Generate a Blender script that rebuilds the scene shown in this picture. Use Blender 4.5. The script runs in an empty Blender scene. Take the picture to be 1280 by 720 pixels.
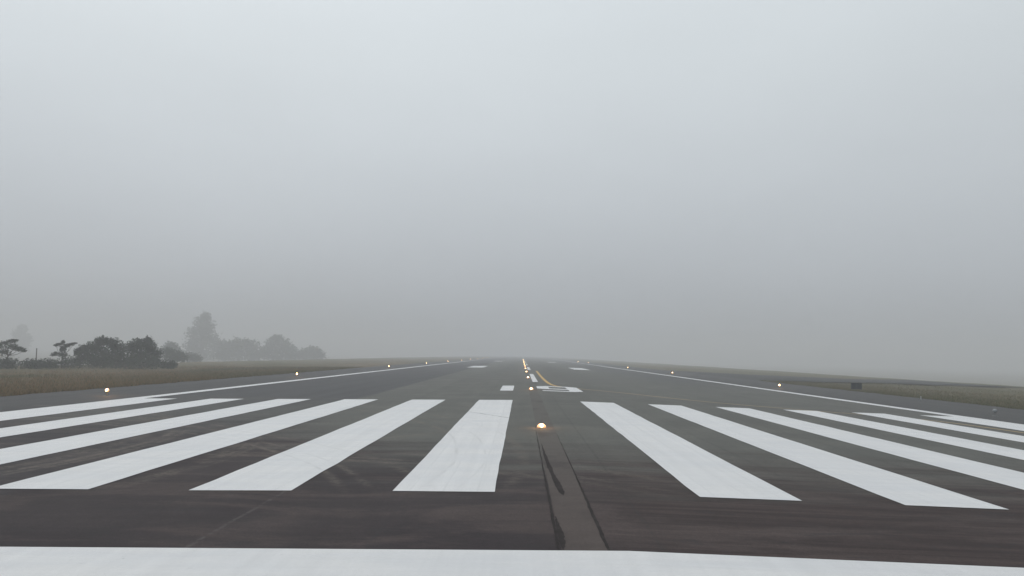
import bpy, math, random
import numpy as np
from mathutils import Matrix, Vector

scene = bpy.context.scene
COL = scene.collection
R = math.radians

# ------------------------------------------------------------------ camera
F_PX, PITCH, ROLL, YAW = 1040.7, 0.07991, 0.02161, -0.01338
CAM_H, CAM_X = 2.411, -1.366            # eye height over the crown of the runway, metres left of its centreline
cy, sy, cp, sp = math.cos(YAW), math.sin(YAW), math.cos(PITCH), math.sin(PITCH)
fwd = Vector((sy * cp, cy * cp, sp))
rgt = Vector((cy, -sy, 0.0))
upv = rgt.cross(fwd)
cr, sr = math.cos(ROLL), math.sin(ROLL)
rx, ux = rgt * cr + upv * sr, upv * cr - rgt * sr
cam = bpy.data.cameras.new("camera")
cam.sensor_fit = 'HORIZONTAL'
cam.sensor_width = 36.0
cam.lens = F_PX * 36.0 / 1280.0
cam.clip_start, cam.clip_end = 0.1, 6000.0
co = bpy.data.objects.new("camera", cam)
COL.objects.link(co)
m = Matrix((rx, ux, -fwd)).transposed().to_4x4()
m.translation = Vector((CAM_X, 0.0, CAM_H))
co.matrix_world = m
scene.camera = co

# ------------------------------------------------------------------ sky, sun, exposure
SUN_EL, SUN_AZ = R(46), R(-26)           # behind the overcast, ahead and a little left
SKY_LOW, SKY_RISE, SKY_BEND = 3.95, 4.85, 0.30    # overcast: darker low down, brighter overhead
world = bpy.data.worlds.new("World")
scene.world = world
world.use_nodes = True
wt = world.node_tree
wt.nodes.clear()
W = wt.nodes.new
wl = wt.links.new
sky = W('ShaderNodeTexSky')
sky.sky_type = 'NISHITA'
sky.sun_disc = False
sky.sun_elevation = SUN_EL
sky.sun_rotation = SUN_AZ
sky.dust_density = 4.0
sky.air_density = 1.0
desat = W('ShaderNodeHueSaturation')
desat.inputs['Saturation'].default_value = 0.12
wl(sky.outputs[0], desat.inputs['Color'])
tc = W('ShaderNodeTexCoord')
nrm = W('ShaderNodeVectorMath'); nrm.operation = 'NORMALIZE'
wl(tc.outputs['Generated'], nrm.inputs[0])
sepw = W('ShaderNodeSeparateXYZ')
wl(nrm.outputs[0], sepw.inputs[0])
def wmath(op, a, b=None, c=None):
    n = W('ShaderNodeMath'); n.operation = op
    for i, v in enumerate((a, b, c)):
        if v is None: continue
        if isinstance(v, (int, float)): n.inputs[i].default_value = v
        else: wl(v, n.inputs[i])
    return n.outputs[0]
zz = wmath('MAXIMUM', sepw.outputs['Z'], 0.0)
lum = wmath('ADD', SKY_LOW, wmath('MULTIPLY', SKY_RISE, wmath('SUBTRACT', 1.0, wmath('EXPONENT', wmath('DIVIDE', zz, -SKY_BEND)))))
dotn = W('ShaderNodeVectorMath'); dotn.operation = 'DOT_PRODUCT'
wl(nrm.outputs[0], dotn.inputs[0])
dotn.inputs[1].default_value = (math.sin(SUN_AZ) * math.cos(SUN_EL), math.cos(SUN_AZ) * math.cos(SUN_EL), math.sin(SUN_EL))
lobe = wmath('POWER', wmath('MAXIMUM', dotn.outputs['Value'], 0.0), 5.0)      # the cloud is brighter where the sun stands behind it
cn = W('ShaderNodeTexNoise')
cn.inputs['Scale'].default_value = 2.2
cn.inputs['Detail'].default_value = 3.0
mapw = W('ShaderNodeMapping')
mapw.inputs['Scale'].default_value = (1.0, 1.0, 2.6)
wl(nrm.outputs[0], mapw.inputs[0])
wl(mapw.outputs[0], cn.inputs['Vector'])
lum = wmath('MULTIPLY', lum, wmath('ADD', wmath('MULTIPLY', lobe, 0.14), 0.955))
lum = wmath('MULTIPLY', lum, wmath('ADD', wmath('MULTIPLY', cn.outputs['Fac'], 0.18), 0.91))
tint = W('ShaderNodeMixRGB')
wl(wmath('MINIMUM', wmath('MULTIPLY', zz, 3.0), 1.0), tint.inputs['Fac'])
tint.inputs['Color1'].default_value = (0.92, 0.99, 1.075, 1)
tint.inputs['Color2'].default_value = (0.935, 1.012, 1.060, 1)
mul = W('ShaderNodeVectorMath'); mul.operation = 'SCALE'
wl(tint.outputs[0], mul.inputs[0]); wl(lum, mul.inputs['Scale'])
mixw = W('ShaderNodeMixRGB')
mixw.inputs['Fac'].default_value = 0.06
wl(mul.outputs[0], mixw.inputs['Color1'])
wl(desat.outputs[0], mixw.inputs['Color2'])
bg = W('ShaderNodeBackground')
bg.inputs['Strength'].default_value = 0.1
wl(mixw.outputs[0], bg.inputs['Color'])
wo = W('ShaderNodeOutputWorld')
wl(bg.outputs[0], wo.inputs['Surface'])

sun = bpy.data.lights.new("sun", 'SUN')
sun.energy = 0.5
sun.angle = R(50)
sun.color = (1.0, 0.97, 0.93)
so = bpy.data.objects.new("sun", sun)
COL.objects.link(so)
sd = Vector((math.sin(SUN_AZ) * math.cos(SUN_EL), math.cos(SUN_AZ) * math.cos(SUN_EL), math.sin(SUN_EL)))
so.rotation_euler = sd.to_track_quat('Z', 'Y').to_euler()
so.location = sd * 60

vs = scene.view_settings
scene.display_settings.display_device = 'sRGB'
vs.view_transform = 'Standard'
vs.look = 'None'
vs.gamma = 1.0
vs.use_curve_mapping = False
vs.exposure = 0.0
cyc = scene.cycles
cyc.max_bounces = 6
cyc.volume_bounces = 3
cyc.transparent_max_bounces = 8
cyc.use_denoising = True
cyc.sample_clamp_indirect = 4.0
cyc.caustics_reflective = False
cyc.caustics_refractive = False
scene.render.use_motion_blur = False

# ------------------------------------------------------------------ helpers
rng = np.random.default_rng(11)
random.seed(5)
CROWN = 0.01767                           # cross fall of the runway, each side
CAMBER = lambda x: -CROWN * abs(x)

class Nodes:
    def __init__(s, name):
        s.m = bpy.data.materials.new(name)
        s.m.use_nodes = True
        s.t = s.m.node_tree
        s.t.nodes.clear()
        s.out = s.t.nodes.new('ShaderNodeOutputMaterial')
        s.b = s.t.nodes.new('ShaderNodeBsdfPrincipled')
        s.t.links.new(s.b.outputs[0], s.out.inputs['Surface'])
        s.co = s.t.nodes.new('ShaderNodeTexCoord').outputs['Object']
    def put(s, sock, v):
        if v is None: return
        if isinstance(v, bpy.types.NodeSocket): s.t.links.new(v, sock)
        else: sock.default_value = v
    def math(s, op, a, b=None, c=None, clamp=False):
        n = s.t.nodes.new('ShaderNodeMath'); n.operation = op; n.use_clamp = clamp
        for i, v in enumerate((a, b, c)): s.put(n.inputs[i], v)
        return n.outputs[0]
    def xyz(s):
        n = s.t.nodes.new('ShaderNodeSeparateXYZ'); s.t.links.new(s.co, n.inputs[0]); return n.outputs
    def noise(s, scale, detail=3.0, rough=0.55, stretch=(1, 1, 1), off=(0, 0, 0), dist=0.0, vec=None, rot=0.0):
        mp = s.t.nodes.new('ShaderNodeMapping')
        mp.inputs['Scale'].default_value = stretch; mp.inputs['Location'].default_value = off
        mp.inputs['Rotation'].default_value = (0, 0, rot)
        s.t.links.new(vec or s.co, mp.inputs[0])
        n = s.t.nodes.new('ShaderNodeTexNoise')
        n.inputs['Scale'].default_value = scale; n.inputs['Detail'].default_value = detail
        n.inputs['Roughness'].default_value = rough; n.inputs['Distortion'].default_value = dist
        s.t.links.new(mp.outputs[0], n.inputs['Vector'])
        return n.outputs['Fac']
    def step(s, v, a, b):                 # smooth 0..1 between a and b
        n = s.t.nodes.new('ShaderNodeMapRange'); n.interpolation_type = 'SMOOTHSTEP'
        s.put(n.inputs['Value'], v)
        lo, hi, o0, o1 = (a, b, 0.0, 1.0) if a < b else (b, a, 1.0, 0.0)
        n.inputs['From Min'].default_value = lo; n.inputs['From Max'].default_value = hi
        n.inputs['To Min'].default_value = o0; n.inputs['To Max'].default_value = o1
        return n.outputs[0]
    def mix(s, f, a, b, mode='MIX'):
        n = s.t.nodes.new('ShaderNodeMixRGB'); n.blend_type = mode
        s.put(n.inputs['Fac'], f)
        for k, v in (('Color1', a), ('Color2', b)):
            s.put(n.inputs[k], (*v, 1) if isinstance(v, tuple) and len(v) == 3 else v)
        return n.outputs[0]
    def gain(s, col, f):                  # colour times a number
        n = s.t.nodes.new('ShaderNodeVectorMath'); n.operation = 'SCALE'
        s.put(n.inputs[0], col if not isinstance(col, tuple) else col[:3]); s.put(n.inputs['Scale'], f)
        return n.outputs[0]
    def bump(s, h, strength, dist):
        n = s.t.nodes.new('ShaderNodeBump')
        n.inputs['Strength'].default_value = strength; n.inputs['Distance'].default_value = dist
        s.t.links.new(h, n.inputs['Height']); s.t.links.new(n.outputs[0], s.b.inputs['Normal'])
    def base(s, col, rough=0.8, spec=0.3, metal=0.0):
        s.put(s.b.inputs['Base Color'], (*col, 1) if isinstance(col, tuple) and len(col) == 3 else col)
        s.put(s.b.inputs['Roughness'], rough); s.b.inputs['Specular IOR Level'].default_value = spec
        s.b.inputs['Metallic'].default_value = metal
        return s.m

# tyre marks left by turning aircraft: centre x, y, radius, width, weight
ARCS = [(-30, 21, 18.6, .10, .9), (-30, 21, 18.9, .07, .7), (-30.2, 20.5, 18.2, .13, .6), (-22, 19.5, 13.7, .10, .8), (-22, 19.5, 13.95, .06, .6), (-21.5, 18.5, 13.2, .13, .7),
        (-28.2, 7, 25, .07, .9), (-28.2, 7, 25.5, .06, .7), (-28, 6.5, 26.6, .10, .5), (-32.9, 19.2, 30, .08, .8), (-32.9, 19.2, 30.7, .06, .6), (-32.9, 19.2, 31.6, .09, .6),
        (-13, .8, 20, .12, .7), (-13, .8, 20.5, .08, .6), (-13, .8, 21.6, .15, .5), (-15, 33, 13, .15, .5)]
def arcs(N, x, y, wob, sel=None, widen=1.0):
    tot = None
    for i, (ax, ay, r, w, k) in enumerate(ARCS):
        if sel and i not in sel: continue
        dx, dy = N.math('SUBTRACT', x, ax), N.math('SUBTRACT', y, ay)
        d = N.math('SQRT', N.math('ADD', N.math('MULTIPLY', dx, dx), N.math('MULTIPLY', dy, dy)))
        d = N.math('ADD', d, wob)
        e = N.math('ABSOLUTE', N.math('SUBTRACT', d, r))
        v = N.math('MULTIPLY', N.step(e, w * widen, 0.0), k)
        tot = v if tot is None else N.math('MAXIMUM', tot, v)
    return N.math('MULTIPLY', tot, N.step(y, 14.0, 17.5))       # the tracks start where the aircraft turned on to the strip

# ------------------------------------------------------------------ materials
def mat_asphalt():
    N = Nodes('asphalt')
    x, y, z = N.xyz()
    big = N.noise(0.05, 3, 0.5)
    streak = N.noise(1.0, 5, 0.6, (0.10, 0.85, 1), dist=0.7)          # bands running across the runway
    streak2 = N.noise(1.0, 4, 0.65, (0.22, 2.4, 1), (7, 3, 0), dist=0.9, rot=0.12)
    along = N.noise(1.0, 4, 0.6, (1.1, 0.022, 1), (3, 9, 0))          # paving lanes and wheel tracks
    patch = N.noise(0.35, 5, 0.6, off=(2, 5, 0), dist=0.5)
    fine = N.noise(34.0, 3, 0.7)
    grit = N.noise(7.0, 4, 0.7, off=(4, 4, 0))
    # dark, browned zone around the threshold
    lim = N.math('ADD', y, N.math('MULTIPLY', N.math('SUBTRACT', streak, 0.5), 16.0))
    lim = N.math('ADD', lim, N.math('MULTIPLY', N.math('SUBTRACT', big, 0.5), 14.0))
    lim = N.math('SUBTRACT', lim, N.math('MULTIPLY', N.step(x, -3.0, -12.0), 9.0))
    near = N.step(lim, 26.0, 14.0)
    olive = N.mix(N.step(patch, 0.35, 0.7), (0.098, 0.097, 0.087), (0.120, 0.118, 0.104))
    brown = N.mix(N.step(streak2, 0.38, 0.66), (0.034, 0.0225, 0.0215), (0.054, 0.0375, 0.034))
    brown = N.mix(N.step(x, 1.0, -1.5), brown, N.mix(N.step(patch, .3, .7), (0.0295, 0.0215, 0.0235), (0.043, 0.033, 0.0335)))
    mott = N.step(N.noise(0.42, 5, 0.65, (0.55, 1.3, 1), (8, 2, 0), dist=0.8), 0.46, 0.62)
    brown = N.mix(N.math('MULTIPLY', mott, 0.75), brown, (0.072, 0.053, 0.049))
    brown = N.mix(N.math('MULTIPLY', N.step(N.noise(1.3, 4, 0.65, (0.5, 1.6, 1), (1, 8, 0), dist=0.6), 0.56, 0.70), 0.6), brown, (0.030, 0.026, 0.027))
    col = N.mix(near, olive, brown)
    # outer lane resurfaced with darker asphalt, straight joint along it
    wobx = N.math('ADD', x, N.math('MULTIPLY', N.math('SUBTRACT', patch, 0.5), 0.7))
    lane = N.math('MULTIPLY', N.step(wobx, -10.0, -10.5), N.math('MULTIPLY_ADD', N.step(y, 30.0, 52.0), 0.65, 0.35))
    col = N.mix(N.math('MULTIPLY', lane, 0.9), col, N.mix(along, (0.048, 0.047, 0.050), (0.070, 0.069, 0.072)))
    col = N.mix(N.math('MULTIPLY', N.step(wobx, 9.5, 17.0), N.math('MULTIPLY', N.step(y, 60.0, 110.0), 0.7)), col, (0.070, 0.070, 0.071))
    # shoulders
    sh = N.math('MAXIMUM', N.step(x, 22.4, 22.9), N.step(x, -22.4, -22.9))
    col = N.mix(N.math('MULTIPLY', sh, 0.9), col, N.mix(along, (0.046, 0.045, 0.046), (0.072, 0.069, 0.067)))
    # touchdown rubber along the wheel tracks
    wheel = N.step(N.math('ABSOLUTE', N.math('SUBTRACT', N.math('ABSOLUTE', x), 4.2)), 3.4, 0.6)
    rub = N.math('MULTIPLY', N.math('MULTIPLY', wheel, N.step(y, 70.0, 150.0)), N.step(along, 0.40, 0.62))
    col = N.mix(N.math('MULTIPLY', rub, 0.5), col, (0.055, 0.055, 0.056))
    # streaks, aggregate, stains
    g = N.math('MULTIPLY_ADD', N.math('SUBTRACT', streak2, 0.5), N.math('MULTIPLY_ADD', near, 0.42, 0.2), 1.0)
    g = N.math('MULTIPLY', g, N.math('MULTIPLY_ADD', N.math('SUBTRACT', along, 0.5), 0.38, 1.0))
    g = N.math('MULTIPLY', g, N.math('MULTIPLY_ADD', N.math('SUBTRACT', fine, 0.5), 1.9, 1.0))
    g = N.math('MULTIPLY', g, N.math('MULTIPLY_ADD', N.math('SUBTRACT', grit, 0.5), 0.55, 1.0))
    col = N.gain(col, g)
    # paving joints every 3.75 m
    j = N.math('ABSOLUTE', N.math('SUBTRACT', N.math('FLOORED_MODULO', N.math('ADD', N.math('ADD', x, 1.4), N.math('MULTIPLY', N.math('SUBTRACT', patch, .5), .06)), 3.75), 1.875))
    col = N.mix(N.math('MULTIPLY', N.step(j, 0.05, 0.0), N.math('MULTIPLY', N.step(grit, 0.42, 0.6), 0.5)), col, (0.03, 0.03, 0.03))
    # scrubbed tyre arcs, dusty and pale on the dark surface
    wob = N.math('MULTIPLY', N.math('SUBTRACT', N.noise(0.12, 1, 0.5), 0.5), 0.5)
    a = arcs(N, x, y, wob, widen=2.6)
    a = N.math('MULTIPLY', a, N.step(grit, 0.30, 0.62))
    a = N.math('MULTIPLY', a, N.step(N.noise(0.6, 3, 0.6, off=(9, 1, 0)), 0.36, 0.56))
    col = N.mix(N.math('MULTIPLY', a, 0.75), col, (0.165, 0.138, 0.114))
    pj = N.step(N.math('ABSOLUTE', N.math('ADD', x, N.math('MULTIPLY_ADD', patch, 0.12, 5.44))), 0.05, 0.015)
    col = N.mix(N.math('MULTIPLY', N.math('MULTIPLY', pj, N.step(grit, 0.35, 0.6)), 0.4), col, (0.125, 0.112, 0.105))
    rough = N.math('MULTIPLY_ADD', fine, 0.2, 0.72)
    N.bump(N.math('MULTIPLY_ADD', grit, 0.6, fine), 0.35, 0.01)
    return N.base(col, rough, 0.14)

def mat_trench():
    N = Nodes('trench_asphalt')
    x, y, z = N.xyz()
    n = N.noise(24.0, 4, 0.7); p = N.noise(0.9, 4, 0.6, (1, 0.4, 1)); q = N.noise(1.0, 4, 0.6, (0.3, 2.2, 1), (2, 2, 0))
    col = N.mix(N.step(y, 11.0, 30.0), (0.088, 0.070, 0.064), (0.108, 0.100, 0.090))
    col = N.mix(N.math('MULTIPLY', N.step(p, 0.48, 0.72), 0.5), col, (0.044, 0.038, 0.037))
    g = N.math('MULTIPLY_ADD', N.math('SUBTRACT', n, 0.5), 0.6, 1.0)
    g = N.math('MULTIPLY', g, N.math('MULTIPLY_ADD', N.math('SUBTRACT', q, 0.5), 0.4, 1.0))
    N.bump(n, 0.3, 0.01)
    return N.base(N.gain(col, g), 0.88, 0.12)

def mat_paint(name, c0, c1, worn, yellow=False):
    N = Nodes(name)
    x, y, z = N.xyz()
    fine = N.noise(22.0, 3, 0.7)
    grime = N.noise(0.55, 5, 0.65, (0.5, 1.6, 1), dist=0.6)
    along = N.noise(1.0, 4, 0.6, (4.2, 0.10, 1), (1, 2, 0))
    across = N.noise(1.0, 4, 0.7, (0.16, 3.2, 1), (6, 1, 0), dist=0.5)
    patch = N.noise(0.35, 5, 0.6, off=(2, 5, 0), dist=0.5)
    col = N.mix(N.step(grime, 0.3, 0.72), c0, c1)
    g = N.math('MULTIPLY_ADD', N.math('SUBTRACT', along, 0.5), 0.20, 1.0)
    g = N.math('MULTIPLY', g, N.math('MULTIPLY_ADD', N.math('SUBTRACT', across, 0.5), 0.17, 1.0))
    g = N.math('MULTIPLY', g, N.math('MULTIPLY_ADD', N.math('SUBTRACT', fine, 0.5), 0.16, 1.0))
    col = N.gain(col, g)
    if not yellow:
        # roller joints in the paint
        jx = N.math('ABSOLUTE', N.math('SUBTRACT', N.math('FLOORED_MODULO', N.math('ADD', x, N.math('MULTIPLY', N.math('SUBTRACT', patch, .5), .05)), 0.6), 0.3))
        col = N.mix(N.math('MULTIPLY', N.step(jx, 0.03, 0.0), N.math('MULTIPLY', N.math('MULTIPLY', N.step(grime, .35, .6), N.step(y, 13.0, 14.0)), .17)), col, (0.35, 0.36, 0.36))
        wob = N.math('MULTIPLY', N.math('SUBTRACT', N.noise(0.12, 1, 0.5), 0.5), 0.5)
        a = arcs(N, x, y, wob, sel=(6, 7, 8, 9, 10, 11), widen=0.9)
        a = N.math('MULTIPLY', a, N.step(grime, 0.38, 0.60))
        col = N.mix(N.math('MULTIPLY', a, 0.24), col, (0.20, 0.20, 0.20))
        # scuffs
        sc = N.math('MULTIPLY', N.step(across, 0.60, 0.72), N.step(N.math('ABSOLUTE', N.math('ADD', x, 5.0)), 6.5, 2.0))
        col = N.mix(N.math('MULTIPLY', sc, 0.22), col, (0.24, 0.24, 0.24))
        # pin holes and cracks worn through to the asphalt
        w = N.step(N.noise(9.0, 5, 0.75, (1, 1, 1), (3, 3, 0)), worn, worn + 0.06)
        col = N.mix(N.math('MULTIPLY', w, 0.6), col, (0.16, 0.16, 0.155))
        cr = N.math('ABSOLUTE', N.math('SUBTRACT', N.math('ADD', N.math('MULTIPLY_ADD', x, 1.85, y), N.math('MULTIPLY_ADD', patch, 1.1, N.math('MULTIPLY', grime, 0.5))), 29.7))
        cr = N.math('MULTIPLY', N.step(cr, 0.10, 0.02), N.step(N.math('ABSOLUTE', N.math('ADD', x, 2.7)), 1.2, 0.8))
        col = N.mix(N.math('MULTIPLY', cr, 0.75), col, (0.10, 0.10, 0.10))
    else:
        # the turn-off is worn nearly away, the run beside the centreline is fresh
        wv = N.math('MULTIPLY', N.step(x, 1.8, 4.0), 0.72)
        wv = N.math('ADD', wv, N.math('MULTIPLY', N.step(fine, 0.45, 0.65), 0.25))
        col = N.mix(wv, col, (0.215, 0.165, 0.098))
    N.bump(fine, 0.2, 0.004)
    return N.base(col, 0.62, 0.3)

def mat_grass_ground():
    N = Nodes('dry_grass_soil')
    a = N.noise(0.045, 4, 0.6, (1, 0.35, 1), dist=0.6)
    b = N.noise(0.5, 5, 0.65, (1, 0.7, 1), (3, 3, 0))
    c = N.noise(6.0, 4, 0.7)
    col = N.mix(N.step(a, 0.36, 0.62), (0.105, 0.094, 0.050), (0.165, 0.118, 0.068))
    col = N.mix(N.step(b, 0.42, 0.72), col, (0.066, 0.066, 0.032))
    col = N.mix(N.math('MULTIPLY', N.step(N.xyz()[0], -5.0, 30.0), 0.6), col, N.mix(N.step(b, 0.4, 0.65), (0.108, 0.105, 0.055), (0.130, 0.108, 0.064)))
    col = N.gain(col, N.math('MULTIPLY_ADD', N.math('SUBTRACT', c, 0.5), 0.9, 1.0))
    N.bump(c, 0.8, 0.1)
    return N.base(col, 0.95, 0.1)

def mat_blades():
    N = Nodes('grass_blades')
    g = N.t.nodes.new('ShaderNodeNewGeometry').outputs['Random Per Island']
    a = N.noise(0.045, 4, 0.6, (1, 0.35, 1), dist=0.6)
    col = N.mix(N.step(a, 0.36, 0.62), (0.135, 0.122, 0.062), (0.225, 0.155, 0.085))
    col = N.mix(N.math('MULTIPLY', N.step(N.xyz()[0], -5.0, 30.0), 0.6), col, (0.135, 0.132, 0.066))
    col = N.mix(N.step(g, 0.60, 0.98), col, (0.098, 0.100, 0.046))
    col = N.mix(N.step(g, 0.16, 0.02), col, (0.230, 0.180, 0.110))
    return N.base(col, 0.9, 0.12)

def mat_leaves(name, dark, light):
    N = Nodes(name)
    g = N.t.nodes.new('ShaderNodeNewGeometry').outputs['Random Per Island']
    n = N.noise(0.9, 3, 0.6)
    col = N.mix(N.step(n, 0.38, 0.62), dark, light)
    col = N.gain(col, N.math('MULTIPLY_ADD', g, 0.7, 0.65))
    return N.base(col, 0.75, 0.2)

def mat_plain(name, c, rough, spec=0.3, metal=0.0, var=0.35, scale=14.0):
    N = Nodes(name)
    n = N.noise(scale, 4, 0.65)
    f = N.noise(scale * 0.2, 3, 0.6, off=(5, 2, 1))
    g = N.math('MULTIPLY_ADD', N.math('SUBTRACT', n, 0.5), var, 1.0)
    g = N.math('MULTIPLY', g, N.math('MULTIPLY_ADD', N.math('SUBTRACT', f, 0.5), var, 1.0))
    N.bump(n, 0.15, 0.01)
    return N.base(N.gain((*c, 1), g), rough, spec, metal)

def mat_glow(name, col, strength):
    N = Nodes(name)
    N.base((0.8, 0.75, 0.65), 0.3, 0.5)
    N.b.inputs['Emission Color'].default_value = (*col, 1)
    N.b.inputs['Emission Strength'].default_value = strength
    return N.m

M = dict(
    taxi_asphalt=mat_plain('taxiway_asphalt', (0.050, 0.050, 0.048), 0.9, 0.1, var=0.5, scale=3.0),
    asphalt=mat_asphalt(),
    white=mat_paint('white_paint', (0.655, 0.650, 0.655), (0.715, 0.700, 0.690), 0.66),
    yellow=mat_paint('yellow_paint', (0.50, 0.30, 0.06), (0.58, 0.36, 0.09), 0.6, True),
    patch=mat_trench(),
    tar=mat_plain('tar', (0.038, 0.032, 0.031), 0.95, 0.05, var=1.0, scale=9.0),
    soil=mat_grass_ground(), blades=mat_blades(),
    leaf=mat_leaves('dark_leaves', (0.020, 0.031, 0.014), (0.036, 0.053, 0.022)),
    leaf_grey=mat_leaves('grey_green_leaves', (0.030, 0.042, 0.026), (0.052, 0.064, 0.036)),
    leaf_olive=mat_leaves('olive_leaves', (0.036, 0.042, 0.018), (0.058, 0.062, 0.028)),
    bark=mat_plain('bark', (0.075, 0.062, 0.050), 0.95, 0.1, var=0.8, scale=4.0),
    steel=mat_plain('weathered_steel', (0.20, 0.20, 0.20), 0.5, 0.5, 0.6),
    amber=mat_plain('amber_enamel', (0.42, 0.24, 0.05), 0.5, 0.4),
    sign=mat_plain('dark_sign_paint', (0.016, 0.022, 0.026), 0.7, 0.2, var=0.5, scale=5.0),
    frame=mat_plain('sign_frame_metal', (0.035, 0.040, 0.044), 0.6, 0.4, 0.3),
    concrete=mat_plain('concrete', (0.27, 0.26, 0.24), 0.9, 0.2),
    glow_core=mat_glow('lamp_core_glow', (1.0, 0.63, 0.25), 16.0),
    glow_edge=mat_glow('edge_lamp_glow', (1.0, 0.66, 0.30), 16.0),
    halo_amber=mat_glow('amber_halo_glow', (1.0, 0.40, 0.10), 1.25),  # amber emission on the lit domes imitates the halo around each lamp
    glass_off=mat_plain('unlit_lamp_glass', (0.30, 0.31, 0.32), 0.25, 0.5, var=0.1),
    white_post=mat_plain('white_enamel', (0.42, 0.42, 0.41), 0.5, 0.4, var=0.2),
)

def link(name, verts, faces, mat, parent=None, smooth=False):
    me = bpy.data.meshes.new(name)
    me.from_pydata([tuple(map(float, v)) for v in verts], [], [tuple(map(int, f)) for f in faces])
    me.validate(); me.update()
    if mat: me.materials.append(mat)
    if smooth: me.polygons.foreach_set('use_smooth', [True] * len(me.polygons))
    o = bpy.data.objects.new(name, me)
    COL.objects.link(o)
    if parent: o.parent = parent
    return o

def fast_mesh(name, V, nper, mat, parent=None):
    """V: (n*nper,3) loose polygons of nper corners each"""
    n = len(V) // nper
    me = bpy.data.meshes.new(name)
    me.vertices.add(len(V)); me.vertices.foreach_set('co', V.astype(np.float32).ravel())
    me.loops.add(len(V)); me.loops.foreach_set('vertex_index', np.arange(len(V), dtype=np.int32))
    me.polygons.add(n); me.polygons.foreach_set('loop_start', np.arange(n, dtype=np.int32) * nper)
    me.update(calc_edges=True); me.validate()
    me.materials.append(mat)
    o = bpy.data.objects.new(name, me)
    COL.objects.link(o)
    if parent: o.parent = parent
    return o

def tag(o, label=None, cat=None, group=None, kind=None):
    for k, v in (('label', label), ('category', cat), ('group', group), ('kind', kind)):
        if v: o[k] = v
    return o

def empty(name, loc, label, cat, group=None, rz=0.0):
    o = bpy.data.objects.new(name, None)
    o.empty_display_size = 0.2
    o.location = loc; o.rotation_euler = (0, 0, rz)
    COL.objects.link(o)
    return tag(o, label, cat, group)

class MB:
    def __init__(s): s.v, s.f = [], []
    def add(s, v, f):
        b = len(s.v); s.v += [tuple(p) for p in v]; s.f += [tuple(i + b for i in q) for q in f]; return s
    def rings(s, prof, n=16, c=(0, 0, 0), cap=True):       # lathe about z: (radius, z)
        v, f = [], []
        for r, z in prof:
            for k in range(n):
                a = 2 * math.pi * k / n
                v.append((c[0] + r * math.cos(a), c[1] + r * math.sin(a), c[2] + z))
        for i in range(len(prof) - 1):
            for k in range(n):
                f.append((i * n + k, i * n + (k + 1) % n, (i + 1) * n + (k + 1) % n, (i + 1) * n + k))
        if cap:
            f.append(tuple(range(n))[::-1]); f.append(tuple((len(prof) - 1) * n + k for k in range(n)))
        return s.add(v, f)
    def box(s, x0, x1, y0, y1, z0, z1, b=0.0):              # chamfered box
        if b <= 0:
            v = [(x, y, z) for z in (z0, z1) for y in (y0, y1) for x in (x0, x1)]
            return s.add(v, [(0, 2, 3, 1), (4, 5, 7, 6), (0, 1, 5, 4), (2, 6, 7, 3), (0, 4, 6, 2), (1, 3, 7, 5)])
        v = []
        for z, i in ((z0, b), (z0 + b, 0), (z1 - b, 0), (z1, b)):
            for x, y in ((x0 + i, y0 + b + i * 0), (x1 - i, y0 + b)): pass
            xs0, xs1, ys0, ys1 = x0 + i, x1 - i, y0 + i, y1 - i
            c = b
            v += [(xs0 + c, ys0, z), (xs1 - c, ys0, z), (xs1, ys0 + c, z), (xs1, ys1 - c, z), (xs1 - c, ys1, z), (xs0 + c, ys1, z), (xs0, ys1 - c, z), (xs0, ys0 + c, z)]
        f = [tuple(range(8))[::-1], tuple(24 + k for k in range(8))]
        for i in range(3):
            for k in range(8):
                f.append((i * 8 + k, i * 8 + (k + 1) % 8, (i + 1) * 8 + (k + 1) % 8, (i + 1) * 8 + k))
        return s.add(v, f)
    def tube(s, pts, radii, n=8):
        v, f = [], []
        pts = [Vector(p) for p in pts]
        for i, p in enumerate(pts):
            d = (pts[min(i + 1, len(pts) - 1)] - pts[max(i - 1, 0)]).normalized()
            a = d.orthogonal().normalized(); b = d.cross(a)
            for k in range(n):
                t = 2 * math.pi * k / n
                v.append(p + (a * math.cos(t) + b * math.sin(t)) * radii[i])
        for i in range(len(pts) - 1):
            for k in range(n):
                f.append((i * n + k, i * n + (k + 1) % n, (i + 1) * n + (k + 1) % n, (i + 1) * n + k))
        f.append(tuple(range(n))[::-1]); f.append(tuple((len(pts) - 1) * n + k for k in range(n)))
        return s.add(v, f)
    def build(s, name, mat, parent=None, smooth=False): return link(name, s.v, s.f, mat, parent, smooth)

# ------------------------------------------------------------------ terrain
L_EDGE, R_EDGE = -30.5, 33.0
def terrain(x, y):
    ax = abs(x)
    z = -CROWN * min(ax, 95.0) - 0.05 * max(0.0, min(ax, 250.0) - 95.0)          # the strip lies on a low plateau
    inside = L_EDGE + 0.4 < x < R_EDGE - 0.4
    if inside: return z - 0.25
    u = min(1.0, (ax - 30.0) / 25.0)
    z += u * (0.10 * math.sin(x * 0.11 + 1.3) * math.sin(y * 0.05 + x * 0.02) + 0.06 * math.sin(x * 0.31 + y * 0.13))
    return z
xs = [-1800, -1200, -800, -550, -400, -320, -280, -250, -220, -195, -170] + list(range(-150, -30, 4)) + [L_EDGE + 0.05, L_EDGE + 0.5, -20, -10, 0, 10, 20, R_EDGE - 0.5, R_EDGE - 0.05] + list(range(35, 152, 4)) + [170, 195, 220, 250, 280, 320, 400, 550, 800, 1200, 1800]
ys = [-150, -100, -60, -30] + list(range(0, 260, 5)) + list(range(260, 500, 20)) + list(range(500, 1081, 60)) + [1300, 1600, 2000, 2400]
tv = [(x, y, terrain(x, y)) for y in ys for x in xs]
nx = len(xs)
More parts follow.
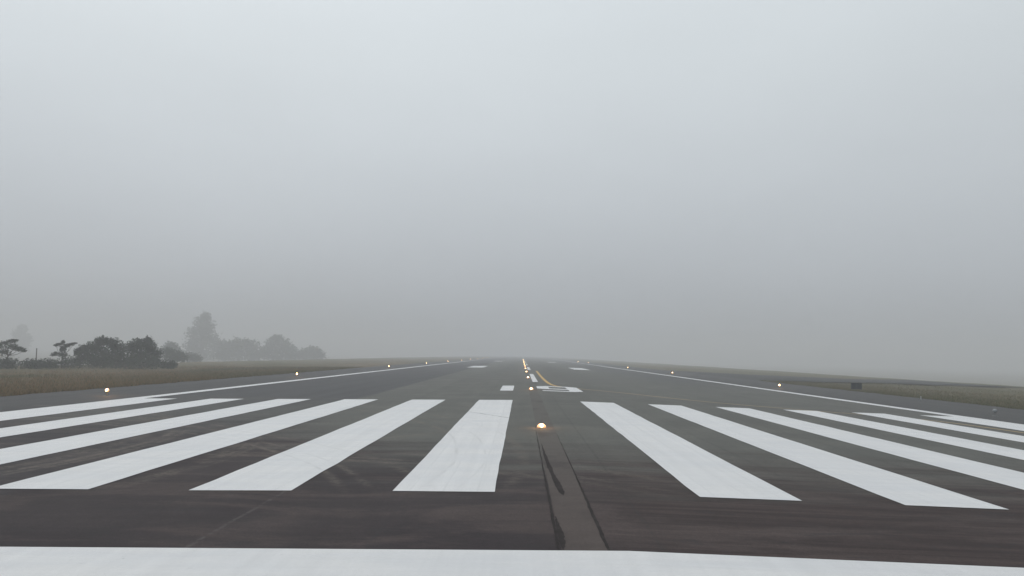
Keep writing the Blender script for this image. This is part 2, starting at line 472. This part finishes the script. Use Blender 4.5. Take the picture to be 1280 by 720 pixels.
tf = [(j * nx + i, j * nx + i + 1, (j + 1) * nx + i + 1, (j + 1) * nx + i) for j in range(len(ys) - 1) for i in range(nx - 1)]
tag(link('ground', tv, tf, M['soil'], smooth=True), kind='structure')

# runway pavement: two cambered slabs joined at the crown, with a thin vertical lip at the grass
def slab(x0, x1, y0, y1, dz, name, mat, parent=None, skirt=0.0):
    xs_ = [x0] + ([0.0] if x0 < 0 < x1 else []) + [x1]
    yy = [y0, y1]
    v = [(x, y, CAMBER(x) + dz) for y in yy for x in xs_]
    n = len(xs_)
    f = [(i, i + 1, n + i + 1, n + i) for i in range(n - 1)]
    if skirt:
        k = len(v)
        v += [(x0, y0, CAMBER(x0) - skirt), (x0, y1, CAMBER(x0) - skirt), (x1, y0, CAMBER(x1) - skirt), (x1, y1, CAMBER(x1) - skirt)]
        f += [(0, n, k + 1, k), (n - 1, k + 2, k + 3, 2 * n - 1)]
    return link(name, v, f, mat, parent)
runway = tag(slab(L_EDGE, R_EDGE, -120, 1900, 0.02, 'runway', M['asphalt'], skirt=0.25), kind='structure')

def strip_mesh(pts, w, dz, name, mat, parent):
    """flat ribbon along (x, y) points, following the camber"""
    v, f = [], []
    n = len(pts)
    for i, (x, y) in enumerate(pts):
        a, b = pts[max(0, i - 1)], pts[min(n - 1, i + 1)]
        dx, dy = b[0] - a[0], b[1] - a[1]
        l = math.hypot(dx, dy); ox, oy = -dy / l * w / 2, dx / l * w / 2
        for s in (-1, 1):
            px, py = x + ox * s, y + oy * s
            v.append((px, py, CAMBER(px) + dz))
    for i in range(n - 1): f.append((2 * i, 2 * i + 1, 2 * i + 3, 2 * i + 2))
    return link(name, v, f, mat, parent)
def smooth_path(p, k=8):
    out = []
    for i in range(len(p) - 1):
        p0, p1, p2, p3 = p[max(0, i - 1)], p[i], p[i + 1], p[min(len(p) - 1, i + 2)]
        for j in range(k):
            t = j / k
            out.append(tuple(0.5 * ((2 * p1[d]) + (-p0[d] + p2[d]) * t + (2 * p0[d] - 5 * p1[d] + 4 * p2[d] - p3[d]) * t * t + (-p0[d] + 3 * p1[d] - 3 * p2[d] + p3[d]) * t ** 3) for d in (0, 1)))
    return out + [p[-1]]

# taxiway leaving the runway on the right
tx_near = [(R_EDGE - 0.02, 122), (38, 124), (45, 126.5), (54, 129.5), (65, 134), (84, 147), (118, 172), (165, 210), (240, 270)]
tx_far = [(R_EDGE - 0.02, 205), (40, 186), (47, 176), (56, 172), (66, 174), (84, 186), (116, 212), (160, 246), (236, 306)]
v = [(x, y, terrain(x, y) + 0.16 if x > R_EDGE else CAMBER(x) + 0.018) for p in zip(tx_near, tx_far) for x, y in (p[0], ((p[0][0] + p[1][0]) / 2, (p[0][1] + p[1][1]) / 2), p[1])]
f = []
for i in range(len(tx_near) - 1):
    for k in (0, 1): f.append((3 * i + k, 3 * i + k + 1, 3 * i + k + 4, 3 * i + k + 3))
f = [q[::-1] for q in f]
TX = tag(link('taxiway', v, f, M['taxi_asphalt'], smooth=True), kind='structure')

# ------------------------------------------------------------------ markings
Z_PATCH, Z_TAR, Z_YEL, Z_WHITE = 0.0235, 0.0265, 0.0265, 0.031
STRIPE0, STRIPE1, BAR0, BAR1 = 14.9, 44.85, 8.70, 10.51
slab(-22.5, 22.5, BAR0, BAR1, Z_WHITE, 'threshold_bar', M['white'], runway)
def ragged(x0, x1, y0, y1, name):            # hand-painted ends: edges wander a centimetre or two
    n = 24
    v, f = [], []
    for i in range(n + 1):
        t = i / n
        y = y0 + (y1 - y0) * t
        for x in (x0, x1):
            px = x + float(rng.normal(0, 0.008))
            v.append((px, y + (float(rng.normal(0, 0.02)) if i in (0, n) else 0), CAMBER(px) + Z_WHITE))
    for i in range(n): f.append((2 * i, 2 * i + 1, 2 * i + 3, 2 * i + 2))
    return link(name, v, f, M['white'], runway)
for k in range(6):
    for s in (-1, 1):
        a, b = s * (1.8 + 3.6 * k), s * (3.6 + 3.6 * k)
        ragged(min(a, b), max(a, b), STRIPE0, STRIPE1, 'threshold_stripe')
for s in (-1, 1):
    a, b = s * 21.6, s * 22.5
    slab(min(a, b), max(a, b), BAR1 + 0.001, 1400, Z_WHITE, 'side_stripe', M['white'], runway)
# runway designator 19
def poly(quads, name):
    v, f = [], []
    for q in quads:
        b = len(v)
        v += [(x, y, CAMBER(x) + Z_WHITE) for x, y in q]
        f.append(tuple(range(b, b + len(q))))
    return link(name, v, f, M['white'], runway)
NY = 56.6
poly([[(-2.8, NY), (-1.9, NY), (-1.9, NY + 9), (-2.8, NY + 9)]], 'runway_digit')
poly([
    [(2.0, NY + 1.4), (2.9, NY + 1.0), (2.9, NY + 8.0), (2.0, NY + 7.6)],                  # right stem
    [(0.1, NY + 0.0), (2.2, NY + 0.0), (2.9, NY + 1.0), (2.0, NY + 1.4), (1.9, NY + 1.1), (0.1, NY + 1.1)],   # foot
    [(2.0, NY + 7.6), (2.9, NY + 8.0), (2.2, NY + 9.0), (0.5, NY + 9.0), (-0.2, NY + 8.0), (0.7, NY + 7.6)],  # head
    [(-0.2, NY + 3.9), (0.7, NY + 4.6), (0.7, NY + 7.6), (-0.2, NY + 8.0)],                # upper left stem
    [(0.4, NY + 3.2), (1.999, NY + 3.2), (1.999, NY + 4.5), (0.7, NY + 4.6), (-0.2, NY + 3.9)],               # waist
], 'runway_digit')
for k in range(12):
    y0 = 75.0 + 60.0 * k
    slab(-0.34, 0.14, y0, y0 + 31, Z_WHITE, 'centreline_dash', M['white'], runway)
for k, y0 in enumerate((158.0, 308.0)):
    for s in (-1, 1):
        for j in range(1 if k else 1):
            a, b = s * 8.6, s * 11.7
            slab(min(a, b), max(a, b), y0, y0 + 22.5, Z_WHITE, 'touchdown_mark', M['white'], runway)
yl = smooth_path([(0.95, 128), (0.9, 110), (0.88, 92), (0.95, 78), (1.15, 69.5), (1.7, 65.8), (2.9, 63.0), (5.4, 59.0), (9.5, 50.8), (13.7, 45.6), (16.6, 42.9), (18.4, 40.2), (19.0, 36.5), (19.3, 31.5), (19.4, 24.0), (19.4, 14.0)])
strip_mesh(yl, 0.30, Z_YEL, 'taxi_line', M['yellow'], runway)

# cable trench of the centreline lights: a strip of newer asphalt with tarred joints
slab(-0.82, -0.24, BAR1 + 0.02, 60.0, Z_PATCH, 'cable_trench', M['patch'], runway)
def tar_line(pts, w0, w1, name='tar_joint', n=90):
    path = smooth_path(pts, 10)
    v, f = [], []
    w = w0
    for i, (x, y) in enumerate(path):
        w = min(w1, max(w0, w + float(rng.normal(0, (w1 - w0) * 0.10))))
        for s in (-1, 1):
            tp = min(1.0, i / 7, (len(path) - 1 - i) / 14) if i > 6 or name == 'tar_patch' else 1.0
            px = x + s * w / 2 * max(0.12, tp) + float(rng.normal(0, 0.004))
            v.append((px, y, CAMBER(px) + Z_TAR))
    for i in range(len(path) - 1): f.append((2 * i, 2 * i + 1, 2 * i + 3, 2 * i + 2))
    return link(name, v, f, M['tar'], runway)
tar_line([(-0.86, BAR1 + 0.03), (-0.855, 11.6), (-0.86, 12.6), (-0.855, 14.0), (-0.86, 17.0), (-0.86, 22.0), (-0.86, 30.0)], 0.02, 0.045)
tar_line([(-0.24, BAR1 + 0.03), (-0.235, 11.8), (-0.24, 13.5), (-0.23, 16.0), (-0.24, 20.0), (-0.235, 27.0)], 0.025, 0.06)
tar_line([(-0.80, BAR1 + 0.03), (-0.79, 11.2), (-0.80, 11.9), (-0.81, 12.7)], 0.08, 0.15, 'tar_patch')
tar_line([(-0.60, 14.6), (-0.62, 15.2), (-0.66, 16.2), (-0.70, 17.5), (-0.73, 18.8), (-0.76, 20.6), (-0.78, 23.0)], 0.08, 0.17, 'tar_patch')

# ------------------------------------------------------------------ runway lights
def lamp_light(parent, z, watts, col, rad):
    l = bpy.data.lights.new('lamp_light', 'POINT')
    l.energy = watts; l.color = col; l.shadow_soft_size = rad
    o = bpy.data.objects.new('lamp_light', l)
    COL.objects.link(o); o.parent = parent; o.location = z
    return o
def copy_thing(src, loc, label):
    r = src.copy(); COL.objects.link(r); r.location = loc; r['label'] = label
    for ch in src.children:
        c = ch.copy(); COL.objects.link(c); c.parent = r
        for g in ch.children:
            e = g.copy(); COL.objects.link(e); e.parent = c
    return r
ORD = ['nearest', 'second', 'third', 'fourth', 'fifth', 'sixth', 'seventh', 'eighth', 'ninth', 'tenth', 'eleventh', 'twelfth', 'thirteenth', 'fourteenth', 'fifteenth', 'sixteenth']

def ball(c, r, n=12):
    return MB().rings([(r * math.sin(math.pi * max(0.02, min(0.98, k / 8))), -r * math.cos(math.pi * k / 8)) for k in range(9)], n, c)
def make_centre_light():
    t = empty('centreline_light', (0, 0, 0), 'x', 'runway light', 'inset lights along the runway centreline')
    MB().rings([(0.175, 0.0), (0.172, 0.010), (0.14, 0.020), (0.09, 0.030), (0.085, 0.034)], 24).build('housing', M['steel'], t, True)
    d = MB().rings([(0.145, 0.022), (0.147, 0.045), (0.132, 0.085), (0.098, 0.118), (0.052, 0.138), (0.005, 0.144)], 20).build('lens', M['halo_amber'], t, True)  # enlarged dome; its amber emission stands in for the lamp's halo
    ball((0, -0.095, 0.074), 0.066).build('lamp_window', M['glow_core'], d, True)
    return t
cl = None
CY = [27.9] + [28.6 + 29.6 * k for k in range(1, 16)]
for k, y in enumerate(CY):
    lab = f'lit amber inset light on the runway centreline, {ORD[k]} one in the row' if k < 15 else 'faint amber inset light at the foggy far end of the centreline row'
    if k == 0: lab = 'bright amber inset light in the bare gap between the two innermost white stripes'
    if k == 1: lab = 'bright amber inset light between the two runway digits'
    if k == 2: lab = 'amber inset light just left of the near end of the first white centreline dash'
    loc = (-0.66, y, CAMBER(0.66) + 0.0245)
    if cl is None:
        cl = make_centre_light(); cl.location = loc; cl['label'] = lab; o = cl
    else:
        o = copy_thing(cl, loc, lab)
    if k < 7: pass
    o['lamp'] = 1
CL = [o for o in COL.objects if o.get('lamp')]
for o in CL: del o['lamp']

def make_edge_light(lit=True):
    t = empty('edge_light', (0, 0, 0), 'x', 'runway light', 'raised lights along the runway edges')
    MB().rings([(0.16, 0.0), (0.16, 0.02), (0.06, 0.03), (0.05, 0.04)], 16).build('base_plate', M['steel'], t, True)
    MB().rings([(0.028, 0.035), (0.028, 0.10), (0.020, 0.105), (0.020, 0.115), (0.028, 0.12), (0.028, 0.20)], 12).build('stem', M['amber' if lit else 'steel'], t, True)
    MB().rings([(0.03, 0.19), (0.085, 0.21), (0.09, 0.235), (0.078, 0.245)], 16).build('lamp_body', M['amber' if lit else 'steel'], t, True)
    d = MB().rings([(0.085, 0.243), (0.105, 0.270), (0.110, 0.31), (0.095, 0.365), (0.05, 0.400), (0.006, 0.408)], 16).build('lens', M['halo_amber' if lit else 'glass_off'], t, True)  # when lit, the dome's amber emission imitates a halo
    if lit: ball((0, -0.062, 0.315), 0.068).build('lamp_window', M['glow_edge'], d, True)
    return t
el = None
EDGE = []
def edge_row(sx, ylist, word, special):
    global el
    for k, y in enumerate(ylist):
        x = sx * 25.0
        lab = special.get(k) or f'lit raised edge light beside the {word} side stripe, {ORD[k]} one from the camera'
        loc = (x, y, CAMBER(x) + 0.02)
        if el is None:
            el = make_edge_light(); el.location = loc; el['label'] = lab; EDGE.append(el)
        else: EDGE.append(copy_thing(el, loc, lab))
edge_row(-1, [47.6, 87.9, 148.8, 207.5, 268.0, 328.0, 388.0, 448.0, 508.0, 566.0], 'left', {
    0: 'lit raised light on the dark left shoulder beyond the outermost left stripe', 1: 'lit raised light at the left grass edge beside the thin side stripe'})
edge_row(1, [85.9, 146.5, 208.0, 330.0, 390.0], 'right', {0: 'lit raised light on the right shoulder, bright, left of the dark sign'})
ul = make_edge_light(False)
ul.name = 'edge_light'
ul.location = (25.0, 47.0, CAMBER(25) + 0.02)
ul['label'] = 'unlit pale raised light on the dark right shoulder'
# the lamps' own light, for the ones near enough to throw a glow into the fog
for o in CL[:6]: lamp_light(o, (0, 0, 0.30), 10.0, (1.0, 0.48, 0.17), 0.04)
for o in EDGE[:3] + EDGE[10:12]: lamp_light(o, (0, 0, 0.52), 24.0, (1.0, 0.54, 0.22), 0.04)

# ------------------------------------------------------------------ dark sign, post, marker
sg = empty('airfield_sign', (33.9, 88.6, terrain(33.9, 88.6)), 'dark rectangular airfield sign on short legs in the right grass', 'sign', rz=R(-6))
MB().box(-0.52, 0.52, -0.09, 0.09, 0.16, 0.80, 0.02).build('cabinet', M['sign'], sg)
fr = MB()
fr.box(-0.54, 0.54, -0.115, -0.095, 0.765, 0.815); fr.box(-0.54, 0.54, -0.115, -0.095, 0.145, 0.195)
fr.box(-0.54, -0.49, -0.115, -0.095, 0.196, 0.764); fr.box(0.49, 0.54, -0.115, -0.095, 0.196, 0.764); fr.box(-0.02, 0.02, -0.112, -0.095, 0.196, 0.764)
fr.build('frame', M['frame'], sg)
for s in (-0.36, 0.36):
    MB().rings([(0.06, -0.15), (0.06, 0.03), (0.03, 0.035), (0.03, 0.17)], 10, (s, 0, 0)).build('leg', M['steel'], sg, True)
mk = empty('marker_post', (30.4, 67.0, CAMBER(30.4) + 0.02), 'small pale marker peg at the edge of the right grass', 'marker')
MB().rings([(0.10, 0.0), (0.10, 0.02), (0.05, 0.03)], 12).build('foot', M['steel'], mk, True)
MB().rings([(0.045, 0.025), (0.045, 0.30), (0.035, 0.33), (0.01, 0.34)], 12).build('peg', M['white_post'], mk, True)
ps = empty('bare_post', (-77.4, 130.0, terrain(-77.4, 130)), 'thin dark post standing above the low shrubs at far left', 'post')
MB().tube([(0, 0, -0.2), (0.02, 0, 1.5), (0, 0, 3.05)], [0.10, 0.085, 0.07], 8).build('pole', M['bark'], ps, True)
MB().rings([(0.10, 3.02), (0.10, 3.10), (0.03, 3.14)], 8).build('cap', M['frame'], ps, True)

# ------------------------------------------------------------------ trees
def leaves(blobs, n, size, flat=0.35):
    """leaf faces through the volume of a set of blobs: (cx, cy, cz, rx, ry, rz, weight)"""
    w = np.array([b[6] for b in blobs], float); w /= w.sum()
    which = rng.choice(len(blobs), n, p=w)
    B = np.array([b[:6] for b in blobs])[which]
    d = rng.normal(size=(n, 3)); d /= np.linalg.norm(d, axis=1, keepdims=True)
    rad = rng.uniform(0, 1, n) ** 0.45 * (1.0 + 0.22 * (rng.random(n) ** 6))
    lump = 1.0 + 0.26 * np.sin(d[:, 0] * 7 + which * 2.1) * np.sin(d[:, 2] * 6 + which) + 0.14 * np.sin(d[:, 1] * 11 + d[:, 2] * 9 + which * 5)
    c = B[:, :3] + d * B[:, 3:6] * (rad * lump)[:, None]
    nrm = rng.normal(size=(n, 3)); nrm[:, 2] = np.abs(nrm[:, 2]) + flat * 2
    nrm /= np.linalg.norm(nrm, axis=1, keepdims=True)
    a = np.cross(nrm, rng.normal(size=(n, 3))); a /= np.linalg.norm(a, axis=1, keepdims=True)
    b = np.cross(nrm, a)
    s = size * rng.uniform(0.55, 1.35, n)[:, None]
    a, b = a * s, b * s * 0.55
    V = np.empty((n, 4, 3))
    V[:, 0] = c - a; V[:, 1] = c - b * 0.9 + a * 0.15; V[:, 2] = c + a; V[:, 3] = c + b - a * 0.1
    return V.reshape(-1, 3)
def limb_tubes(mb, root, r0, blobs, lean):
    """trunk from the ground, forking into one tapered limb per blob"""
    top = Vector((lean, 0, root))
    mb.tube([(0, 0, -0.3), (lean * 0.3, 0, root * 0.35), (lean * 0.75, 0, root * 0.75), top], [r0 * 1.25, r0, r0 * 0.85, r0 * 0.7], 9)
    for bl in blobs:
        c = Vector(bl[:3]); st = top * random.uniform(0.75, 0.98)
        mid = st.lerp(c, 0.5) + Vector((random.uniform(-.2, .2), random.uniform(-.2, .2), -0.08 * (c - st).length))
        mb.tube([st, mid, c], [r0 * 0.5, r0 * 0.3, r0 * 0.12], 6)
        for j in range(3):
            e = c + Vector((random.uniform(-1, 1) * bl[3], random.uniform(-1, 1) * bl[4], random.uniform(-.3, .9) * bl[5])) * 0.75
            mb.tube([mid.lerp(c, 0.6), mid.lerp(e, 0.7), e], [r0 * 0.18, r0 * 0.1, r0 * 0.04], 5)
def tree(name, x, y, blobs, n, size, label, cat='tree', group=None, leaf='leaf', trunk=None, lean=0.0, r0=0.16, flat=0.35, s=1.0):
    blobs = [tuple(v * s for v in b[:6]) + (b[6],) for b in blobs]
    size, r0, trunk = size * s, r0 * s, (trunk or 1.0) * s
    t = empty(name, (x, y, terrain(x, y)), label, cat, group)
    mb = MB(); limb_tubes(mb, trunk, r0, blobs, lean)
    mb.build('trunk', M['bark'], t, True)
    fast_mesh('crown', leaves(blobs, n, size, flat), 4, M[leaf], t)
    return t
TG = 'trees along the left field edge'
FG = 'fog-veiled trees behind the left row'
# two small trees with tiered, flat branches
tree('tiered_tree', -78.8, 125, [(-1.5, 0, 3.4, 1.0, 1.0, .45, 1), (-.7, .3, 3.9, .7, .7, .3, .6), (.3, .2, 4.2, .7, .8, .28, .8), (.9, 0, 4.35, .5, .5, .16, .3), (.7, -.2, 3.35, .9, .9, .42, 1), (1.7, 0, 3.05, .9, .7, .36, .9), (-.9, .3, 2.5, 1.0, 1, .6, 1), (-1.9, 0, 2.4, .7, .7, .7, .8), (2.3, .2, 2.75, .4, .4, .2, .25)],
     2300, 0.15, 'small tiered tree with flat branches at the far left edge', group=TG, leaf='leaf_grey', trunk=2.2, r0=0.11, flat=0.6)
tree('tiered_tree', -73.3, 130, [(-.05, 0, 4.1, .3, .4, .35, .5), (-.6, 0, 3.75, .5, .5, .2, .7), (-1.1, 0, 3.55, .35, .4, .14, .3), (.55, .1, 3.55, .5, .5, .28, .8), (1.2, .1, 3.75, .5, .4, .17, .5), (1.75, 0, 3.95, .5, .35, .12, .35), (.05, 0, 3.0, .5, .6, .6, 1), (-.9, 0, 2.3, .6, .7, .3, .8), (-1.5, 0, 2.05, .4, .5, .22, .4), (.1, 0, 2.1, .7, .7, .45, 1)],
     2100, 0.13, 'small open tree with star-like flat branches left of the dark bushy trees', group=TG, leaf='leaf', trunk=2.4, r0=0.10, flat=0.6)
# low shrubs filling the bottom of the row
SG = 'low shrubs at the foot of the left trees'
shr = [(-81.5, 124, 1.9, 2.0), (-77.9, 123.5, 1.7, 1.9), (-75.6, 126, 1.8, 1.6), (-73.6, 127, 1.6, 1.6), (-71.3, 129, 1.9, 2.1)]
shr += [(-68.0, 131.5, 2.3, 2.3), (-64.6, 133, 2.4, 2.2), (-61.2, 134, 2.2, 2.4), (-59.3, 136.5, 1.4, 1.4)]
shl = ['low grey-green shrub under the tiered tree at the far left edge', 'rounded low shrub just right of the far left tiered tree', 'low shrub below the thin bare post', 'low shrub at the foot of the star-like tiered tree', 'taller shrub between the star-like tree and the broad dark tree', 'wide shrub hiding the trunk of the broad dark tree', 'shrub in the gap between the two dense dark trees', 'shrub hiding the trunk of the dark tree with the square knob', 'low shrub at the right end of the near dark row']
for (x, y, w, h), lb in zip(shr, shl):
    tree('shrub', x, y, [(0, 0, h * .5, w, w * .8, h * .5, 2), (-w * .5, .2, h * .35, w * .6, w * .6, h * .4, 1), (w * .5, -.1, h * .4, w * .6, w * .6, h * .45, 1)], 1500, 0.15, lb, 'shrub', SG, 'leaf', trunk=0.5, r0=0.07)
# dense broad trees
tree('broad_tree', -72.0, 133, [(0, 0, 1.5, 1.0, 1.0, 1.4, 1), (.4, 0, 3.0, .8, .8, .7, 1), (-.5, 0, 2.6, .6, .6, .6, .7)], 1900, 0.16, 'narrow bushy tree leaning against the left side of the broad dark tree', group=TG, trunk=1.4, r0=0.10)
tree('broad_tree', -69.2, 135, [(-1.9, 0, 3.3, 1.3, 1.2, 1.0, 1.2), (-.6, .2, 4.3, 1.2, 1.1, .75, 1.2), (.9, 0, 4.2, 1.3, 1.1, .8, 1.2), (2.0, 0, 3.4, 1.3, 1.1, 1.0, 1), (0, 0, 2.3, 2.9, 1.6, 1.3, 2.4), (-1.6, 0, 1.2, 1.5, 1.2, 1.1, 1), (1.5, 0, 1.2, 1.6, 1.2, 1.1, 1), (2.7, 0, 2.4, 1.0, 1.0, 1.0, .7), (-2.8, 0, 2.0, 1.0, 1.0, 1.0, .7)],
     8200, 0.17, 'broad dark rounded tree, widest of the near left trees', group=TG, trunk=2.0, r0=0.2)
tree('broad_tree', -64.2, 137, [(1.1, 0, 4.6, .65, .6, .75, .7), (-.4, 0, 4.1, 1.3, 1.1, .9, 1.2), (-1.7, 0, 3.4, 1.2, 1.1, 1.0, 1), (1.4, 0, 3.6, 1.2, 1.1, 1.1, 1.1), (0, 0, 2.3, 2.6, 1.5, 1.3, 2.2), (1.9, 0, 1.3, 1.6, 1.2, 1.2, 1), (-1.4, 0, 1.2, 1.6, 1.2, 1.1, 1), (2.6, 0, 2.6, .9, .9, 1.0, .7)],
     7600, 0.17, 'dark dense tree with a square knob on its right shoulder', group=TG, trunk=2.0, r0=0.2)
tree('broad_tree', -98.0, 230, [(0, 0, 1.3, 1.7, 1.2, 1.2, 1.4), (.9, 0, 1.1, 1.4, 1.0, 1.0, 1), (-.6, 0, 2.1, 1.0, .9, .7, .8), (1.9, 0, .8, 1.2, 1.0, .8, .8)], 2600, 0.18, 'low grey bushy tree just beyond the right end of the dark row', group=FG, trunk=0.9, r0=0.1, s=1.55)
# farther, paler in the fog
FG = 'fog-veiled trees behind the left row'
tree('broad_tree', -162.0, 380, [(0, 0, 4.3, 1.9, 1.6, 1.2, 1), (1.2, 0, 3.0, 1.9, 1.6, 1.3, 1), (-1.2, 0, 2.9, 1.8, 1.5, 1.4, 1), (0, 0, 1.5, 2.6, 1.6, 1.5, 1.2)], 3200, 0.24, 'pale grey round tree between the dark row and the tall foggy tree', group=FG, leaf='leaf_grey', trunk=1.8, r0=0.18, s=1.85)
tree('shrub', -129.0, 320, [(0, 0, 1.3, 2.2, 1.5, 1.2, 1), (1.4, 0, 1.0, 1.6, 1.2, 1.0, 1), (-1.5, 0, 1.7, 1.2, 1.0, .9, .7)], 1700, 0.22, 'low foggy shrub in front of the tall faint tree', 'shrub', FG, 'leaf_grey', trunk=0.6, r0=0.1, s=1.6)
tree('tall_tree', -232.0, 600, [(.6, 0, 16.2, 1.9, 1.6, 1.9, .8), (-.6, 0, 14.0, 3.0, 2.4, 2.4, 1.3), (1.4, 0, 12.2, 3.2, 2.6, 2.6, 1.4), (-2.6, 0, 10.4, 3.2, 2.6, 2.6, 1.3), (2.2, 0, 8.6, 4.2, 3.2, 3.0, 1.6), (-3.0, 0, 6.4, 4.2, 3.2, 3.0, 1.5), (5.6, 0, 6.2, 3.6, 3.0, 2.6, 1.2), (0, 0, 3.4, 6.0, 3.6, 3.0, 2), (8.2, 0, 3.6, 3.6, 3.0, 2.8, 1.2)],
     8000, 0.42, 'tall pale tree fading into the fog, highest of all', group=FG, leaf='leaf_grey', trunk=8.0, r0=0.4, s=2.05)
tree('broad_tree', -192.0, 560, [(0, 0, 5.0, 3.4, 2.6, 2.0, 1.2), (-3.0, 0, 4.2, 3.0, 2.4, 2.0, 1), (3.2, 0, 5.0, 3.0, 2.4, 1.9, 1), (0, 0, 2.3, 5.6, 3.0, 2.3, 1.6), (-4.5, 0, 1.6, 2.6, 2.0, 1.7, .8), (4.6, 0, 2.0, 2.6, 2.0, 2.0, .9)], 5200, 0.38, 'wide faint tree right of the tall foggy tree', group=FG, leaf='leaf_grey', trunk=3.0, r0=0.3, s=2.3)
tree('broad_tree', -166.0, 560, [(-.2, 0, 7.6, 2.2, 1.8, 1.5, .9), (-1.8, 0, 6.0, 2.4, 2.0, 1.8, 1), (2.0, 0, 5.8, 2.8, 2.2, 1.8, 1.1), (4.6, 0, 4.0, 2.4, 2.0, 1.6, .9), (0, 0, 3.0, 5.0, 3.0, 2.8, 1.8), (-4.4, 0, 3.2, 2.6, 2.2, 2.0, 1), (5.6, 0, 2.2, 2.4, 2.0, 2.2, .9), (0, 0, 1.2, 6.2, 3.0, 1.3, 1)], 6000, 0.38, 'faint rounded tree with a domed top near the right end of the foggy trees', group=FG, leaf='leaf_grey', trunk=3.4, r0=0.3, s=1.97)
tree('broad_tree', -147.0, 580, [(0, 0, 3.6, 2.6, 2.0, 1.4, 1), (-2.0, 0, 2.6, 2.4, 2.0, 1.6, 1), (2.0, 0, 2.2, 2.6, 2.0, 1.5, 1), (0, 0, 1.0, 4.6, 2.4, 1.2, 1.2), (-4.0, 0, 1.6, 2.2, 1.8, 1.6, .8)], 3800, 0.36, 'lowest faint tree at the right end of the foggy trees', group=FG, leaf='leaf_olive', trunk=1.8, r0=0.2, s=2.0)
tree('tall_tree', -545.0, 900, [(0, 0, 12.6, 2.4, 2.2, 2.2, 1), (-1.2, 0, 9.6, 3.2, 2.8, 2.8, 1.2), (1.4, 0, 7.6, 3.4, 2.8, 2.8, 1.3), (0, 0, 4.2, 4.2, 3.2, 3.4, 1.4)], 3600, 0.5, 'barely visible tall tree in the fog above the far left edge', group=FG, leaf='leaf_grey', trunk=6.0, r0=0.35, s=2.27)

# ------------------------------------------------------------------ grass
def tufts(n, sampler, hmin, hmax):
    P = sampler(n)
    x, y = P[:, 0], P[:, 1]
    z = np.array([terrain(a, b) for a, b in zip(x, y)])
    h = rng.uniform(hmin, hmax, n) * (0.7 + 0.6 * rng.random(n))
    a = rng.uniform(0, 2 * math.pi, n)
    w = rng.uniform(0.02, 0.05, n)
    lean = rng.normal(0, 0.35, (n, 2)) * h[:, None]
    V = np.empty((n, 3, 3))
    V[:, 0] = np.c_[x - w * np.cos(a), y - w * np.sin(a), z - 0.03]
    V[:, 1] = np.c_[x + w * np.cos(a), y + w * np.sin(a), z - 0.03]
    V[:, 2] = np.c_[x + lean[:, 0], y + lean[:, 1], z + h]
    return V.reshape(-1, 3)
def left_field(n):
    return np.c_[L_EDGE + 0.1 - np.abs(rng.exponential(14, n)), 36 + 120 * rng.random(n) ** 1.5]
def left_edge(n):
    y = 34 + 110 * rng.random(n) ** 1.6
    return np.c_[L_EDGE + 0.25 - np.abs(rng.normal(0, 0.5, n)) + 0.3 * np.sin(y * 1.3) * np.sin(y * 0.37), y]
def tx_edge(x): return np.interp(x, [p[0] for p in tx_near], [p[1] for p in tx_near])
def right_field(n):
    x = R_EDGE - 0.1 + np.abs(rng.exponential(14, n)); y = 40 + 95 * rng.random(n) ** 1.4
    k = y < tx_edge(x) - 0.3
    return np.c_[x[k], y[k]]
def right_edge(n):
    y = 40 + 80 * rng.random(n) ** 1.5
    return np.c_[R_EDGE - 0.2 + np.abs(rng.normal(0, 0.5, n)) + 0.3 * np.sin(y * 1.1) * np.sin(y * 0.41), y]
def field(parts):
    out = []
    for n, s, h0, h1 in parts:
        P = s(n); out.append(tufts(len(P), lambda q, P=P: P, h0, h1))
    return np.concatenate(out)
tag(fast_mesh('grass', field([(70000, left_field, .10, .24), (16000, left_edge, .10, .26), (50000, right_field, .07, .18), (12000, right_edge, .08, .2)]), 3, M['blades']),
    'dry olive and brown grass on both sides of the runway', 'grass', kind='stuff')

# ------------------------------------------------------------------ the fog itself
hz = MB().box(-1850, 1850, -170, 2450, -11, 33).build('haze', None)
hm = bpy.data.materials.new('fog')
hm.use_nodes = True
hm.node_tree.nodes.clear()
pv = hm.node_tree.nodes.new('ShaderNodeVolumePrincipled')
pv.inputs['Color'].default_value = (0.84, 0.84, 0.85, 1)
pv.inputs['Density'].default_value = 0.0021
pv.inputs['Anisotropy'].default_value = 0.2
ho = hm.node_tree.nodes.new('ShaderNodeOutputMaterial')
hm.node_tree.links.new(pv.outputs[0], ho.inputs['Volume'])
hz.data.materials.append(hm)
tag(hz, 'thin grey morning fog lying over the whole airfield', 'fog', kind='stuff')
